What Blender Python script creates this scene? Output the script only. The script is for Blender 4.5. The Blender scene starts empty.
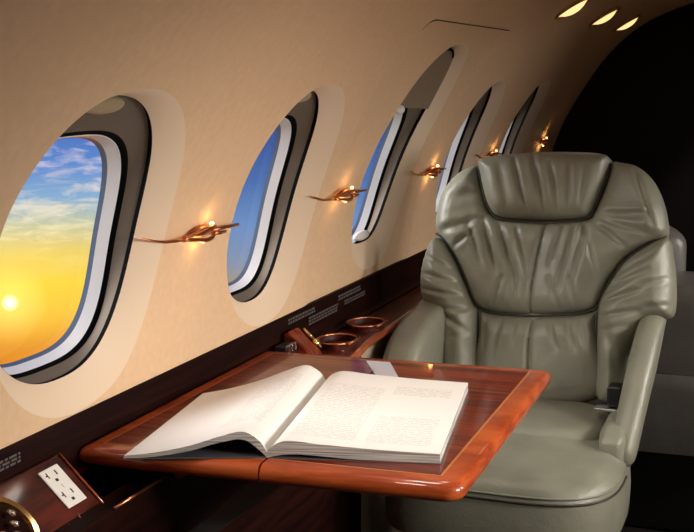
import bpy, bmesh, math, random
from mathutils import Vector, Matrix, noise
from mathutils.geometry import delaunay_2d_cdt
random.seed(7)
S = bpy.context.scene
COL = S.collection
PI = math.pi
rad = math.radians

# ------------------------------------------------------------------ camera
F, CX, CY, VPX, VPY = 1200.0, 347.0, 266.0, 800.0, 73.0
PITCH = math.atan((CY-VPY)/F)
YAW = math.atan((VPX-CX)/math.hypot(F, CY-VPY))
EYE = Vector((0, 0, 1.35))
cd = bpy.data.cameras.new('camera'); cam = bpy.data.objects.new('camera', cd); COL.objects.link(cam)
cam.location = EYE; cam.rotation_euler = (PI/2-PITCH, 0, YAW)
cd.sensor_width = 36; cd.lens = F/694*36; cd.clip_start = 0.02
S.camera = cam
FWD = Vector((-math.sin(YAW)*math.cos(PITCH), math.cos(YAW)*math.cos(PITCH), -math.sin(PITCH)))
RGT = Vector((math.cos(YAW), math.sin(YAW), 0)); UPV = RGT.cross(FWD)
def ray(x, y): return FWD + RGT*((x-CX)/F) - UPV*((y-CY)/F)
def hit(x, y, p, n):
    d = ray(x, y); return EYE + d*((Vector(p)-EYE).dot(n)/d.dot(n))
def onZ(x, y, z): return hit(x, y, (0, 0, z), Vector((0, 0, 1)))
def onY(x, y, Y): return hit(x, y, (0, Y, 0), Vector((0, 1, 0)))
def onX(x, y, X): return hit(x, y, (X, 0, 0), Vector((1, 0, 0)))

# ------------------------------------------------------------------ helpers
def smooth(a, b, x):
    t = min(1, max(0, (x-a)/(b-a))); return t*t*(3-2*t)
def mk(name, verts, faces, mat, parent=None, smoothf=True):
    me = bpy.data.meshes.new(name); me.from_pydata([tuple(v) for v in verts], [], faces); me.update()
    if smoothf: me.polygons.foreach_set('use_smooth', [True]*len(me.polygons))
    o = bpy.data.objects.new(name, me); COL.objects.link(o)
    if mat: me.materials.append(mat)
    if parent: o.parent = parent
    return o
def recalc(o, merge=1e-5):
    bm = bmesh.new(); bm.from_mesh(o.data)
    if merge: bmesh.ops.remove_doubles(bm, verts=bm.verts, dist=merge)
    bmesh.ops.recalc_face_normals(bm, faces=bm.faces); bm.to_mesh(o.data); bm.free(); return o
def autosm(o, ang=35):
    me = o.data; bm = bmesh.new(); bm.from_mesh(me)
    for e in bm.edges:
        e.smooth = not (len(e.link_faces) == 2 and e.calc_face_angle(0) > rad(ang))
    bm.to_mesh(me); bm.free(); return o
def bevel(o, w, seg=3, ang=30):
    m = o.modifiers.new('bevel', 'BEVEL'); m.width = w; m.segments = seg; m.limit_method = 'ANGLE'; m.angle_limit = rad(ang)
    m.harden_normals = True; return o
def box(name, lo, hi, mat, parent=None, bv=0.0, seg=3):
    (a, b, c), (d, e, f) = lo, hi
    v = [(x, y, z) for x in (a, d) for y in (b, e) for z in (c, f)]
    fc = [(0, 1, 3, 2), (4, 6, 7, 5), (0, 4, 5, 1), (2, 3, 7, 6), (0, 2, 6, 4), (1, 5, 7, 3)]
    o = recalc(mk(name, v, fc, mat, parent, bv > 0))
    if bv: bevel(o, bv, seg)
    return o
def prism(name, poly, axis, lo, hi, mat, parent=None, bv=0.0, seg=3, sm=True):
    """polygon (2-D) extruded along an axis: 'x' takes (y,z), 'y' takes (x,z), 'z' takes (x,y)"""
    def P(p, t): return {'x': (t, p[0], p[1]), 'y': (p[0], t, p[1]), 'z': (p[0], p[1], t)}[axis]
    n = len(poly); v = [P(p, lo) for p in poly]+[P(p, hi) for p in poly]
    fc = [tuple(range(n)), tuple(range(2*n-1, n-1, -1))]+[(i, (i+1) % n, n+(i+1) % n, n+i) for i in range(n)]
    o = recalc(mk(name, v, fc, mat, parent, sm))
    if bv: bevel(o, bv, seg)
    elif sm: autosm(o)
    return o
def tube(name, pts, r, mat, parent=None, n=10, closed=False):
    pts = [Vector(p) for p in pts]; m = len(pts)
    rs = r if isinstance(r, (list, tuple)) else [r]*m
    V, Fc = [], []; ref = None
    for i, p in enumerate(pts):
        t = ((pts[(i+1) % m]-pts[i-1]) if closed else (pts[min(i+1, m-1)]-pts[max(i-1, 0)])).normalized()
        if ref is None: ref = t.orthogonal().normalized()
        ref = (ref-t*ref.dot(t)).normalized(); b = t.cross(ref)
        for k in range(n):
            a = 2*PI*k/n; V.append(p+(ref*math.cos(a)+b*math.sin(a))*rs[i])
    for i in range(m if closed else m-1):
        for k in range(n):
            j = (i+1) % m; Fc.append((i*n+k, i*n+(k+1) % n, j*n+(k+1) % n, j*n+k))
    if not closed: Fc += [tuple(range(n-1, -1, -1)), tuple(range((m-1)*n, m*n))]
    return recalc(mk(name, V, Fc, mat, parent), 0)
def lathe(name, prof, mat, parent=None, n=40, M=None):
    V, Fc = [], []; m = len(prof)
    for k in range(n):
        a = 2*PI*k/n
        for r, z in prof: V.append(Vector((r*math.cos(a), r*math.sin(a), z)))
    for k in range(n):
        for i in range(m-1): Fc.append((k*m+i, ((k+1) % n)*m+i, ((k+1) % n)*m+i+1, k*m+i+1))
    if M: V = [M @ v for v in V]
    return autosm(recalc(mk(name, V, Fc, mat, parent)), 40)
def ellipsoid(name, c, ax, ay, az, mat, parent=None, n=20, m=12):
    V, Fc = [], []
    c, ax, ay, az = map(Vector, (c, ax, ay, az))
    for i in range(m+1):
        t = PI*i/m
        for k in range(n):
            p = 2*PI*k/n; V.append(c+ax*(math.sin(t)*math.cos(p))+ay*(math.sin(t)*math.sin(p))+az*math.cos(t))
    for i in range(m):
        for k in range(n): Fc.append((i*n+k, i*n+(k+1) % n, (i+1)*n+(k+1) % n, (i+1)*n+k))
    return recalc(mk(name, V, Fc, mat, parent), 1e-6)
def thing(name, label, cat, loc=(0, 0, 0), group=None):
    o = bpy.data.objects.new(name, None); COL.objects.link(o); o.location = loc; o.empty_display_size = .05
    return tag(o, label, cat, group)
def tag(o, label, cat, group=None):
    o['label'] = label; o['category'] = cat
    if group: o['group'] = group
    return o
def structure(o): o['kind'] = 'structure'; return o
def adopt(root):
    """children were built in world coordinates: keep them there under a moved root"""
    bpy.context.view_layer.update()
    for c in COL.objects:
        if c.parent == root: c.matrix_parent_inverse = root.matrix_world.inverted()
def spline(pts, per=8, closed=True):
    n = len(pts); out = []
    rng = range(n) if closed else range(n-1)
    for i in rng:
        g = (lambda k: pts[k % n]) if closed else (lambda k: pts[min(max(k, 0), n-1)])
        p0, p1, p2, p3 = [Vector(g(i+k)) for k in (-1, 0, 1, 2)]
        for j in range(per):
            t = j/per
            out.append(.5*((2*p1)+(p2-p0)*t+(2*p0-5*p1+4*p2-p3)*t*t+(3*p1-p0-3*p2+p3)*t**3))
    if not closed: out.append(Vector(pts[-1]))
    return out

# ------------------------------------------------------------------ materials
def new_mat(name):
    m = bpy.data.materials.new(name); m.use_nodes = True; nt = m.node_tree
    return m, nt, nt.nodes['Principled BSDF']
def N(nt, typ, **kw):
    n = nt.nodes.new(typ)
    for k, v in kw.items():
        if k in n.inputs.keys(): n.inputs[k].default_value = v
        else: setattr(n, k, v)
    return n
def ramp(nt, src, stops, interp='LINEAR'):
    r = nt.nodes.new('ShaderNodeValToRGB'); r.color_ramp.interpolation = interp
    e = r.color_ramp.elements
    while len(e) < len(stops): e.new(1)
    for x, (p, c) in zip(e, stops): x.position = p; x.color = (*c, 1)
    nt.links.new(src, r.inputs[0]); return r
def simple(name, col, rough=.5, metal=0, coat=0, spec=.5, bump=0, bscale=300, vary=0):
    m, nt, b = new_mat(name)
    b.inputs['Base Color'].default_value = (*col, 1); b.inputs['Roughness'].default_value = rough
    b.inputs['Metallic'].default_value = metal; b.inputs['Coat Weight'].default_value = coat
    b.inputs['Coat Roughness'].default_value = .04; b.inputs['Specular IOR Level'].default_value = spec
    tc = N(nt, 'ShaderNodeTexCoord')
    nz = N(nt, 'ShaderNodeTexNoise', Scale=bscale, Detail=4.0)
    nt.links.new(tc.outputs['Object'], nz.inputs['Vector'])
    if bump:
        bp = N(nt, 'ShaderNodeBump', Strength=bump, Distance=.001)
        nt.links.new(nz.outputs[0], bp.inputs['Height']); nt.links.new(bp.outputs[0], b.inputs['Normal'])
    if vary:
        n2 = N(nt, 'ShaderNodeTexNoise', Scale=bscale*.12, Detail=5.0)
        nt.links.new(tc.outputs['Object'], n2.inputs['Vector'])
        r = ramp(nt, n2.outputs[0], [(.3, [c*(1-vary) for c in col]), (.7, [min(1, c*(1+vary)) for c in col])])
        nt.links.new(r.outputs[0], b.inputs['Base Color'])
    return m
def wood(name, cols, scale, rough=.16, coat=1.0, spec=.2):
    """glossy veneer; grain stretched along the axis with the smallest scale"""
    m, nt, b = new_mat(name)
    tc = N(nt, 'ShaderNodeTexCoord'); mp = N(nt, 'ShaderNodeMapping'); mp.inputs['Scale'].default_value = scale
    nt.links.new(tc.outputs['Object'], mp.inputs[0])
    n1 = N(nt, 'ShaderNodeTexNoise', Scale=1.0, Detail=7.0, Roughness=.62, Distortion=.4)
    nt.links.new(mp.outputs[0], n1.inputs['Vector'])
    r = ramp(nt, n1.outputs[0], [(.30, cols[0]), (.47, cols[1]), (.62, cols[2])])
    nt.links.new(r.outputs[0], b.inputs['Base Color'])
    b.inputs['Specular IOR Level'].default_value = spec; b.inputs['Roughness'].default_value = rough+.2; b.inputs['Coat Weight'].default_value = coat; b.inputs['Coat Roughness'].default_value = rough*.35
    return m
def emis(name, col, strength):
    m, nt, b = new_mat(name)
    b.inputs['Base Color'].default_value = (*col, 1); b.inputs['Emission Color'].default_value = (*col, 1)
    b.inputs['Emission Strength'].default_value = strength; return m

M = {}
M['wall'] = simple('wall_panel_fabric', (.76, .52, .32), .62, bump=.25, bscale=500, vary=.04)
M['ceil'] = M['wall']
M['dado'] = wood('dark_mahogany', [(.005, .0012, .001), (.010, .0024, .0016), (.019, .004, .0024)], (60, 3, 60), .34, .0, .06)
M['wood_x'] = wood('red_mahogany_crosswise', [(.026, .003, .002), (.12, .013, .005), (.26, .038, .010)], (3, 90, 40), .12, .40)
M['wood_y'] = wood('red_mahogany_lengthwise', [(.11, .016, .005), (.26, .045, .013), (.40, .09, .022)], (60, 4, 40), .14)
M['wood_edge'] = wood('orange_mahogany_edge', [(.17, .022, .006), (.32, .05, .012), (.46, .09, .02)], (6, 14, 60), .16, .7)
M['inlay'] = simple('pale_inlay', (.50, .17, .05), .3, coat=.8)
M['console'] = wood('console_mahogany', [(.014, .003, .002), (.045, .007, .004), (.10, .014, .007)], (30, 5, 30), .2, .2)
M['bezel'] = simple('ivory_window_bezel', (.80, .625, .455), .5)
M['reveal'] = simple('window_shade_cassette', (.15, .118, .09), .7, spec=.2, bump=.1)
M['shade'] = simple('window_shade_blind', (.24, .175, .12), .6, bump=.1)
M['gasket'] = simple('black_gasket', (.003, .003, .0035), .8, spec=.05)
M['rim'] = simple('white_window_rim', (.78, .78, .80), .35)
M['inner'] = simple('grey_blue_outer_rim', (.10, .14, .22), .35)
M['handle'] = simple('ivory_handle', (.38, .30, .18), .4)
M['whandle'] = simple('white_handle', (.85, .83, .80), .35)
M['copper'] = simple('brushed_copper', (.62, .23, .10), .28, metal=1)
M['brass'] = simple('polished_brass', (.80, .52, .22), .2, metal=1)
M['chrome'] = simple('polished_chrome', (.75, .72, .70), .15, metal=1)
M['steel'] = simple('satin_steel', (.62, .64, .68), .3, metal=1)
M['pale_plate'] = simple('pale_plate_enamel', (.66, .66, .72), .3, coat=.3)
M['arm'] = simple('dark_grey_steel', (.10, .10, .105), .45)
M['gold'] = simple('gold_bezel', (.75, .50, .20), .3, metal=1)
M['black'] = simple('black_plastic', (.012, .012, .013), .35)
M['carpet'] = simple('dark_carpet', (.014, .011, .010), .95, bump=.8, bscale=400)
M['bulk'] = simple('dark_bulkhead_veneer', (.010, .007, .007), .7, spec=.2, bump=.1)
M['lower'] = simple('beige_lower_panel', (.42, .34, .25), .6, bump=.2)
M['plate'] = simple('white_plastic', (.80, .78, .74), .35)
M['slot'] = simple('slot_black', (.01, .01, .01), .5)
M['print'] = simple('placard_grey_print', (.10, .085, .08), .6)
M['cover'] = simple('book_cover', (.10, .10, .11), .4)
M['bulb'] = emis('sconce_bulb', (1, .62, .25), 5.0)
M['lamp'] = emis('ceiling_lamp_lens', (1, .66, .28), 1.15)
def leather(name, col, rough=.34):
    m, nt, b = new_mat(name)
    tc = N(nt, 'ShaderNodeTexCoord')
    n1 = N(nt, 'ShaderNodeTexNoise', Scale=9.0, Detail=4.0)
    nt.links.new(tc.outputs['Object'], n1.inputs['Vector'])
    r = ramp(nt, n1.outputs[0], [(.3, [c*.86 for c in col]), (.7, [c*1.12 for c in col])])
    nt.links.new(r.outputs[0], b.inputs['Base Color'])
    vo = N(nt, 'ShaderNodeTexVoronoi', Scale=420.0); nt.links.new(tc.outputs['Object'], vo.inputs['Vector'])
    n2 = N(nt, 'ShaderNodeTexNoise', Scale=38.0, Detail=6.0, Distortion=.8); nt.links.new(tc.outputs['Object'], n2.inputs['Vector'])
    ad = N(nt, 'ShaderNodeMath', operation='MULTIPLY_ADD'); nt.links.new(n2.outputs[0], ad.inputs[0]); ad.inputs[1].default_value = 3.0
    nt.links.new(vo.outputs[0], ad.inputs[2])
    bp = N(nt, 'ShaderNodeBump', Strength=.30, Distance=.0012); nt.links.new(ad.outputs[0], bp.inputs['Height'])
    nt.links.new(bp.outputs[0], b.inputs['Normal'])
    b.inputs['Roughness'].default_value = rough; b.inputs['Specular IOR Level'].default_value = .5
    return m
M['leather'] = leather('olive_grey_leather', (.225, .225, .172))
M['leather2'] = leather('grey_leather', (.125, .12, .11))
M['piping'] = simple('dark_seam_thread', (.03, .028, .02), .6)
def glass_mat():
    m, nt, b = new_mat('window_glass'); nt.nodes.remove(b)
    out = nt.nodes['Material Output']
    t = N(nt, 'ShaderNodeBsdfTransparent'); g = N(nt, 'ShaderNodeBsdfGlossy', Roughness=.02)
    mx = N(nt, 'ShaderNodeMixShader'); mx.inputs[0].default_value = .03; nt.links.new(t.outputs[0], mx.inputs[1]); nt.links.new(g.outputs[0], mx.inputs[2])
    nt.links.new(mx.outputs[0], out.inputs[0]); return m
M['glass'] = glass_mat()
def page_mat(name, base, lines):
    """printed page: rows of grey text laid out in the page's own UV space"""
    m, nt, b = new_mat(name)
    uv = N(nt, 'ShaderNodeUVMap', uv_map='uv'); sp = N(nt, 'ShaderNodeSeparateXYZ'); nt.links.new(uv.outputs[0], sp.inputs[0])
    def math2(op, a, bb, c=None):
        n = N(nt, 'ShaderNodeMath', operation=op)
        for i, v in enumerate((a, bb, c)):
            if v is None: continue
            if isinstance(v, (int, float)): n.inputs[i].default_value = v
            else: nt.links.new(v, n.inputs[i])
        return n.outputs[0]
    X, Y = sp.outputs[0], sp.outputs[1]
    fr = math2('FRACT', math2('MULTIPLY', Y, 46), 0)
    row = math2('GREATER_THAN', fr, .52)
    mp = N(nt, 'ShaderNodeMapping'); mp.inputs['Scale'].default_value = (60, 46, 1); nt.links.new(uv.outputs[0], mp.inputs[0])
    nz = N(nt, 'ShaderNodeTexNoise', Scale=1.0, Detail=2.0); nt.links.new(mp.outputs[0], nz.inputs['Vector'])
    wd = math2('GREATER_THAN', nz.outputs[0], .44)
    tot = None
    for (x0, x1, y0, y1) in lines:
        k = math2('MULTIPLY', math2('MULTIPLY', math2('GREATER_THAN', X, x0), math2('LESS_THAN', X, x1)),
                  math2('MULTIPLY', math2('GREATER_THAN', Y, y0), math2('LESS_THAN', Y, y1)))
        tot = k if tot is None else math2('MAXIMUM', tot, k)
    ink = math2('MULTIPLY', math2('MULTIPLY', row, wd), tot)
    ink = math2('MULTIPLY', ink, .32)
    mx = N(nt, 'ShaderNodeMix', data_type='RGBA'); nt.links.new(ink, mx.inputs[0])
    mx.inputs[6].default_value = (*base, 1); mx.inputs[7].default_value = (.25, .22, .2, 1)
    nt.links.new(mx.outputs[2], b.inputs['Base Color']); b.inputs['Roughness'].default_value = .55
    return m
M['page_l'] = page_mat('left_page_paper', (.80, .78, .75), [(.12, .42, .15, .85)])
M['page_r'] = page_mat('right_page_paper', (.80, .775, .73), [(.10, .48, .08, .80), (.54, .92, .08, .42), (.54, .92, .72, .86)])
def edge_mat():
    m, nt, b = new_mat('page_edges')
    tc = N(nt, 'ShaderNodeTexCoord'); mp = N(nt, 'ShaderNodeMapping'); mp.inputs['Scale'].default_value = (8, 8, 900)
    nt.links.new(tc.outputs['Object'], mp.inputs[0])
    n = N(nt, 'ShaderNodeTexNoise', Scale=1.0, Detail=3.0); nt.links.new(mp.outputs[0], n.inputs['Vector'])
    r = ramp(nt, n.outputs[0], [(.35, (.16, .15, .14)), (.6, (.55, .52, .48))]); nt.links.new(r.outputs[0], b.inputs['Base Color'])
    b.inputs['Roughness'].default_value = .8; return m
M['edges'] = edge_mat()

# ------------------------------------------------------------------ cabin shell
XC, ZC, R0 = -.193, .74, .91
YN, YF = -.60, 5.62                      # rear (behind the camera) and forward ends
def rprof(a):                            # cabin cross-section radius by angle in degrees (0 = left wall, 90 = top)
    a = min(a, 180-a); return R0+.045*smooth(30, 62, a)
def shell(Y, s, d=0.0, side=1):
    """s = arc height on the left wall, d = depth outboard; side -1 mirrors to the right wall"""
    a = s/R0; r = rprof(math.degrees(a))+d
    return Vector((XC-side*r*math.cos(a), Y, ZC+r*math.sin(a)))
def snorm(s, side=1): a = s/R0; return Vector((side*math.cos(a), 0, -math.sin(a)))   # into the cabin
S0, S1 = .046, .90
SW = .763
YC = [1.565+SW*i for i in range(5)]
SC = .375
def sup(a, b, n, th, c=(0, 0)):
    co, si = math.cos(th), math.sin(th)
    return (c[0]+a*math.copysign(abs(co)**(2/n), co), c[1]+b*math.copysign(abs(si)**(2/n), si))
LIPS = [(.208, .247, 2.35, (.014, -.018)), (.170, .247, 2.35, (-.006, -.020)), (.176, .288, 2.9, (.020, .052))]+[(.170, .246, 2.35, (.0, -.018))]*2
FLARES = [(.250, .290, 2.25, (.050, -.035)), (.228, .290, 2.25, (.042, -.035)), (.222, .338, 2.6, (.060, .028))]+[(.228, .288, 2.25, (.048, -.035))]*2
SHEAR = [-.22, -.22, -.06, -.22, -.22]     # the openings lean a little towards the rear at the top
FD = .021
def cell_angles():
    hw, lo, hi = SW/2, S0-SC, S1-SC
    A = set(2*PI*k/112 for k in range(112))
    for sx in (-1, 1):
        for v in (lo, hi): A.add(math.atan2(v, sx*hw) % (2*PI))
    return sorted(A)
ANG = cell_angles()
def sheared(p, k): return (p[0]+k*p[1], p[1])
def rect_pt(th):
    hw, lo, hi = SW/2, S0-SC, S1-SC
    co, si = math.cos(th), math.sin(th)
    t = 1e9
    if abs(co) > 1e-9: t = min(t, hw/abs(co))
    if si > 1e-9: t = min(t, hi/si)
    if si < -1e-9: t = min(t, lo/si)
    return co*t, si*t
def hatch(Y, s):   # the exit door's panel sits a few millimetres deeper than the wall
    return .009*smooth(2.650, 2.710, Y)*(1-smooth(3.45, 3.48, Y))*(1-smooth(.780, .808, s))
BEZEL = {}
def wall_cells(name, side, exit_index):
    V, Fc, top = [], [], set()
    NB, NF = 6, 14
    for i, yc in enumerate(YC):
        lip, fl = LIPS[i], FLARES[i]; bez = []
        base = len(V); n = len(ANG)
        for j in range(NB+NF+1):
            for th in ANG:
                B = rect_pt(th)
                # outlines are matched by true polar angle so that corners do not shear
                Fp = sheared(sup(*fl[:3], th, fl[3]), SHEAR[i]*.8); L = sheared(sup(*lip[:3], th, lip[3]), SHEAR[i])
                if j <= NB: t = j/NB; p = (B[0]+(Fp[0]-B[0])*t, B[1]+(Fp[1]-B[1])*t); d = 0
                else:
                    t = (j-NB)/NF; p = (Fp[0]+(L[0]-Fp[0])*t, Fp[1]+(L[1]-Fp[1])*t); d = FD*(.35*t+.65*t**2.2)
                Y, s = yc+p[0], SC+p[1]
                h = hatch(Y, s) if side == 1 else 0
                V.append(shell(Y, s, d+h, side))
                if j == 0 and abs(p[1]-(S1-SC)) < 1e-6: top.add(round(Y, 6))
        for j in range(NB+NF):
            for k in range(n):
                a, b = base+j*n+k, base+j*n+(k+1) % n
                (Fc if j < NB else bez).append((a, b, b+n, a+n))
        b0 = base+NB*n
        BEZEL[side, i] = (V[b0:], [tuple(q-b0 for q in f) for f in bez])
    # plain strips before the first and after the last window
    svals = sorted(set(round(SC+rect_pt(th)[1], 6) for th in ANG if abs(abs(rect_pt(th)[0])-SW/2) < 1e-6))
    for ya, yb in ((YN, YC[0]-SW/2), (YC[-1]+SW/2, YF)):
        ys = [ya+(yb-ya)*q/8 for q in range(9)]; base = len(V)
        for y in ys:
            for s in svals: V.append(shell(y, s, 0, side))
        m = len(svals)
        for q in range(8):
            for w in range(m-1): Fc.append((base+q*m+w, base+q*m+w+1, base+(q+1)*m+w+1, base+(q+1)*m+w))
        top.update(round(y, 6) for y in ys)
    o = structure(mk(name, V, Fc, M['wall'])); recalc(o, 2e-5)
    bm = bmesh.new(); bm.from_mesh(o.data); bmesh.ops.delete(bm, geom=[v for v in bm.verts if not v.link_faces], context='VERTS'); bm.to_mesh(o.data); bm.free()
    return o, sorted(top)
def shell_normals(o):
    """outer border verts get the true curved-shell normal so that neighbouring meshes meet without a seam"""
    me = o.data; bm = bmesh.new(); bm.from_mesh(me); bm.verts.ensure_lookup_table()
    flip = 0
    cen = Vector((XC, 0, ZC))
    for f in bm.faces:
        c = f.calc_center_median(); flip += 1 if f.normal.dot(Vector((XC-c.x, 0, ZC-c.z))) < 0 else -1
    if flip > 0: bmesh.ops.reverse_faces(bm, faces=bm.faces)
    bm.to_mesh(me); bound = set(v.index for e in bm.edges if len(e.link_faces) == 1 for v in e.verts); bm.free()
    nor = []
    for v in me.vertices:
        a = math.degrees(math.atan2(v.co.z-ZC, XC-v.co.x))
        if v.index in bound and (abs(a-math.degrees(S1/R0)) < .4 or abs(180-a-math.degrees(S1/R0)) < .4):
            d = .5; p = lambda q: Vector((XC-rprof(q)*math.cos(rad(q)), 0, ZC+rprof(q)*math.sin(rad(q))))
            t = p(a+d)-p(a-d); nn = Vector((t.z, 0, -t.x)).normalized()
            if nn.dot(Vector((XC-v.co.x, 0, ZC-v.co.z))) < 0: nn = -nn
            nor.append(nn)
        else: nor.append(v.normal.copy())
    me.normals_split_custom_set_from_vertices(nor)
wl, topY = wall_cells('wall_left', 1, 2)
shell_normals(wl)
wr, _ = wall_cells('wall_right', -1, -1)
shell_normals(wr)
V, Fc = [], []
a0 = math.degrees(S1/R0); NA = 40
for y in topY:
    for k in range(NA+1):
        a = a0+(180-2*a0)*k/NA; r = rprof(a)
        V.append((XC-r*math.cos(rad(a)), y, ZC+r*math.sin(rad(a))))
for i in range(len(topY)-1):
    for k in range(NA): Fc.append((i*(NA+1)+k, i*(NA+1)+k+1, (i+1)*(NA+1)+k+1, (i+1)*(NA+1)+k))
ce = structure(mk('ceiling', V, Fc, M['ceil'])); recalc(ce, 0); shell_normals(ce)
structure(box('floor', (-1.3, YN, -.05), (.95, YF+.2, 0), M['carpet']))
prof = [(XC-rprof(a)*1.02*math.cos(rad(a)), ZC+rprof(a)*1.02*math.sin(rad(a))) for a in range(0, 181, 4)]
prof = [(-1.14, 0)]+prof+[(.77, 0)]
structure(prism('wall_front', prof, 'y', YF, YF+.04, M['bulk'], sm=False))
structure(prism('wall_back', prof, 'y', YN-.04, YN, M['wall'], sm=False))
structure(box('baseboard_left', (-1.16, YN, 0), (-1.116, YF, .788), M['dado']))
structure(box('baseboard_right', (.70, YN, 0), (.745, YF, .80), M['lower']))
# groove round the emergency exit's upper edge
def rr(y, q): return shell(y, q, hatch(y, q)-.0004)
line = [rr(2.668, .776), rr(2.671, .786), rr(2.676, .796), rr(2.684, .803), rr(2.696, .806)]+[rr(2.72+.0262*k, .807) for k in range(29)]
structure(tube('trim_1', line, [.0008]+[.0016]*(len(line)-2)+[.0008], simple('panel_joint', (.05, .036, .025), .7), n=6))

# windows --------------------------------------------------------------
def ring_surface(name, yc, side, rings, mat, parent, n=96, per=4, k_=0):
    """loft through (a, b, n, (dy, ds), depth) rings"""
    V, Fc = [], []; R = []
    for q in range(len(rings)-1):
        A, B = rings[q], rings[q+1]
        for w in range(per+(q == len(rings)-2)):
            t = w/per; R.append((A, B, t))
    for A, B, t in R:
        for k in range(n):
            th = 2*PI*k/n; p, q2 = sheared(sup(*A[:3], th, A[3]), k_), sheared(sup(*B[:3], th, B[3]), k_)
            V.append(shell(yc+p[0]+(q2[0]-p[0])*t, SC+p[1]+(q2[1]-p[1])*t, A[4]+(B[4]-A[4])*t, side))
    for j in range(len(R)-1):
        for k in range(n): Fc.append((j*n+k, j*n+(k+1) % n, (j+1)*n+(k+1) % n, (j+1)*n+k))
    return autosm(recalc(mk(name, V, Fc, mat, parent), 0), 50)
def disc(name, yc, side, ring, mat, parent, n=96, m=8, k_=0):
    V, Fc = [shell(yc+ring[3][0]+k_*ring[3][1], SC+ring[3][1], ring[4], side)], []
    for j in range(1, m+1):
        for k in range(n):
            th = 2*PI*k/n; p = sheared(sup(ring[0]*j/m, ring[1]*j/m, ring[2], th, ring[3]), k_); V.append(shell(yc+p[0], SC+p[1], ring[4], side))
    for k in range(n): Fc.append((0, 1+k, 1+(k+1) % n))
    for j in range(m-1):
        for k in range(n): Fc.append((1+j*n+k, 1+j*n+(k+1) % n, 1+(j+1)*n+(k+1) % n, 1+(j+1)*n+k))
    return recalc(mk(name, V, Fc, mat, parent), 0)
def build_window(num, yc, side, is_exit):
    w = bpy.data.objects.new('window_%d' % num, None); COL.objects.link(w); structure(w); w.empty_display_size = .05
    h = .0091 if is_exit and side == 1 else 0
    k = (num-1) % 5; lip = LIPS[k]; kk = SHEAR[k]; a, b, n, c = lip; c1 = c[0]
    L0 = (*lip, FD+h-.0006); L1 = (a+.001, b+.001, n, c, FD+h+.008); C0 = (a+.002, b+.002, n, c, FD+h+.009)
    def R(da, top, bot, d, q=3.0): return (a-da, (top-bot)/2, q, (c1, (top+bot)/2), d+h)
    lo = -.018-.244
    C1 = R(.010, .150, lo+.006, .050); G1 = R(.015, .140, lo+.009, .055); G2 = R(.016, .139, lo+.010, .058)
    W0 = R(.018, .137, lo+.011, .057); W1 = R(.029, .124, lo+.017, .075); I1 = R(.032, .118, lo+.020, .083)
    bv, bf = BEZEL[side, k]
    recalc(mk('bezel', bv, bf, M['bezel'], w), 0)
    ring_surface('lip_seal', yc, side, [L0, L1, C0], M['gasket'], w, k_=kk)
    ring_surface('shade_cassette', yc, side, [C0, C1], M['reveal'], w, per=8, k_=kk)
    ring_surface('gasket', yc, side, [C1, G1, G2], M['gasket'], w, per=2, k_=kk)
    ring_surface('rim', yc, side, [G2, W0, W1], M['rim'], w, k_=kk)
    ring_surface('outer_rim', yc, side, [W1, I1], M['inner'], w, k_=kk)
    disc('pane', yc, side, I1, M['glass'], w, k_=kk)
    return w
def hdl(w, y, s, d, ly, ls, mat, side=1):
    p = shell(y, s, d, side); u = snorm(s, side); t = (shell(y, s+.01, d, side)-shell(y, s-.01, d, side)).normalized()
    return ellipsoid('shade_handle', p, (0, ly, 0), t*ls, u*.012, mat, w)
for i, yc in enumerate(YC):
    w = build_window(i+1, yc, 1, i == 2)
    if i == 2:
        # blind drawn over the tall top of the opening
        V, Fc = [], []; nn, mm = 40, 16
        a, b, n, c = LIPS[2]; s_lo = .150; kk = SHEAR[2]
        for j in range(mm+1):
            sv = s_lo+(b+c[1]-.004-s_lo)*j/mm
            hwid = (a-.003)*max(0, 1-abs((sv-c[1])/b)**n)**(1/n)
            for k in range(nn+1):
                u = -1+2*k/nn; V.append(shell(yc+c[0]+kk*sv+u*hwid, SC+sv, FD+.002+.011*(1-u)+.004*(1-u*u), 1))
        for j in range(mm):
            for k in range(nn): Fc.append((j*(nn+1)+k, j*(nn+1)+k+1, (j+1)*(nn+1)+k+1, (j+1)*(nn+1)+k))
        recalc(mk('shade', V, Fc, M['shade'], w), 0)
        tube('shade_rail', [shell(yc+c[0]+kk*s_lo-.130+.26*k/16, SC+s_lo, FD+.026, 1) for k in range(17)], .005, M['shade'], w)
        hdl(w, yc+c[0]+kk*s_lo-.085, SC+s_lo+.004, .028, .030, .012, M['whandle'])
        tube('slot_shadow', [shell(yc+q[0], SC+q[1], FD+.003, 1) for q in (sheared(sup(a-.004, b-.004, n, rad(62+3.2*k), c), kk) for k in range(36))], .0035, M['gasket'], w, 6)  # dark tube standing in for the shadow in the gap beside the blind
        hdl(w, yc+.055, SC-.222, .040, .060, .014, M['whandle'])
    else:
        hdl(w, yc+LIPS[i][3][0]-.050, SC+.208, .030, .060, .015, M['handle'])
for i, yc in enumerate(YC): build_window(i+6, yc, -1, False)

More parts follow.
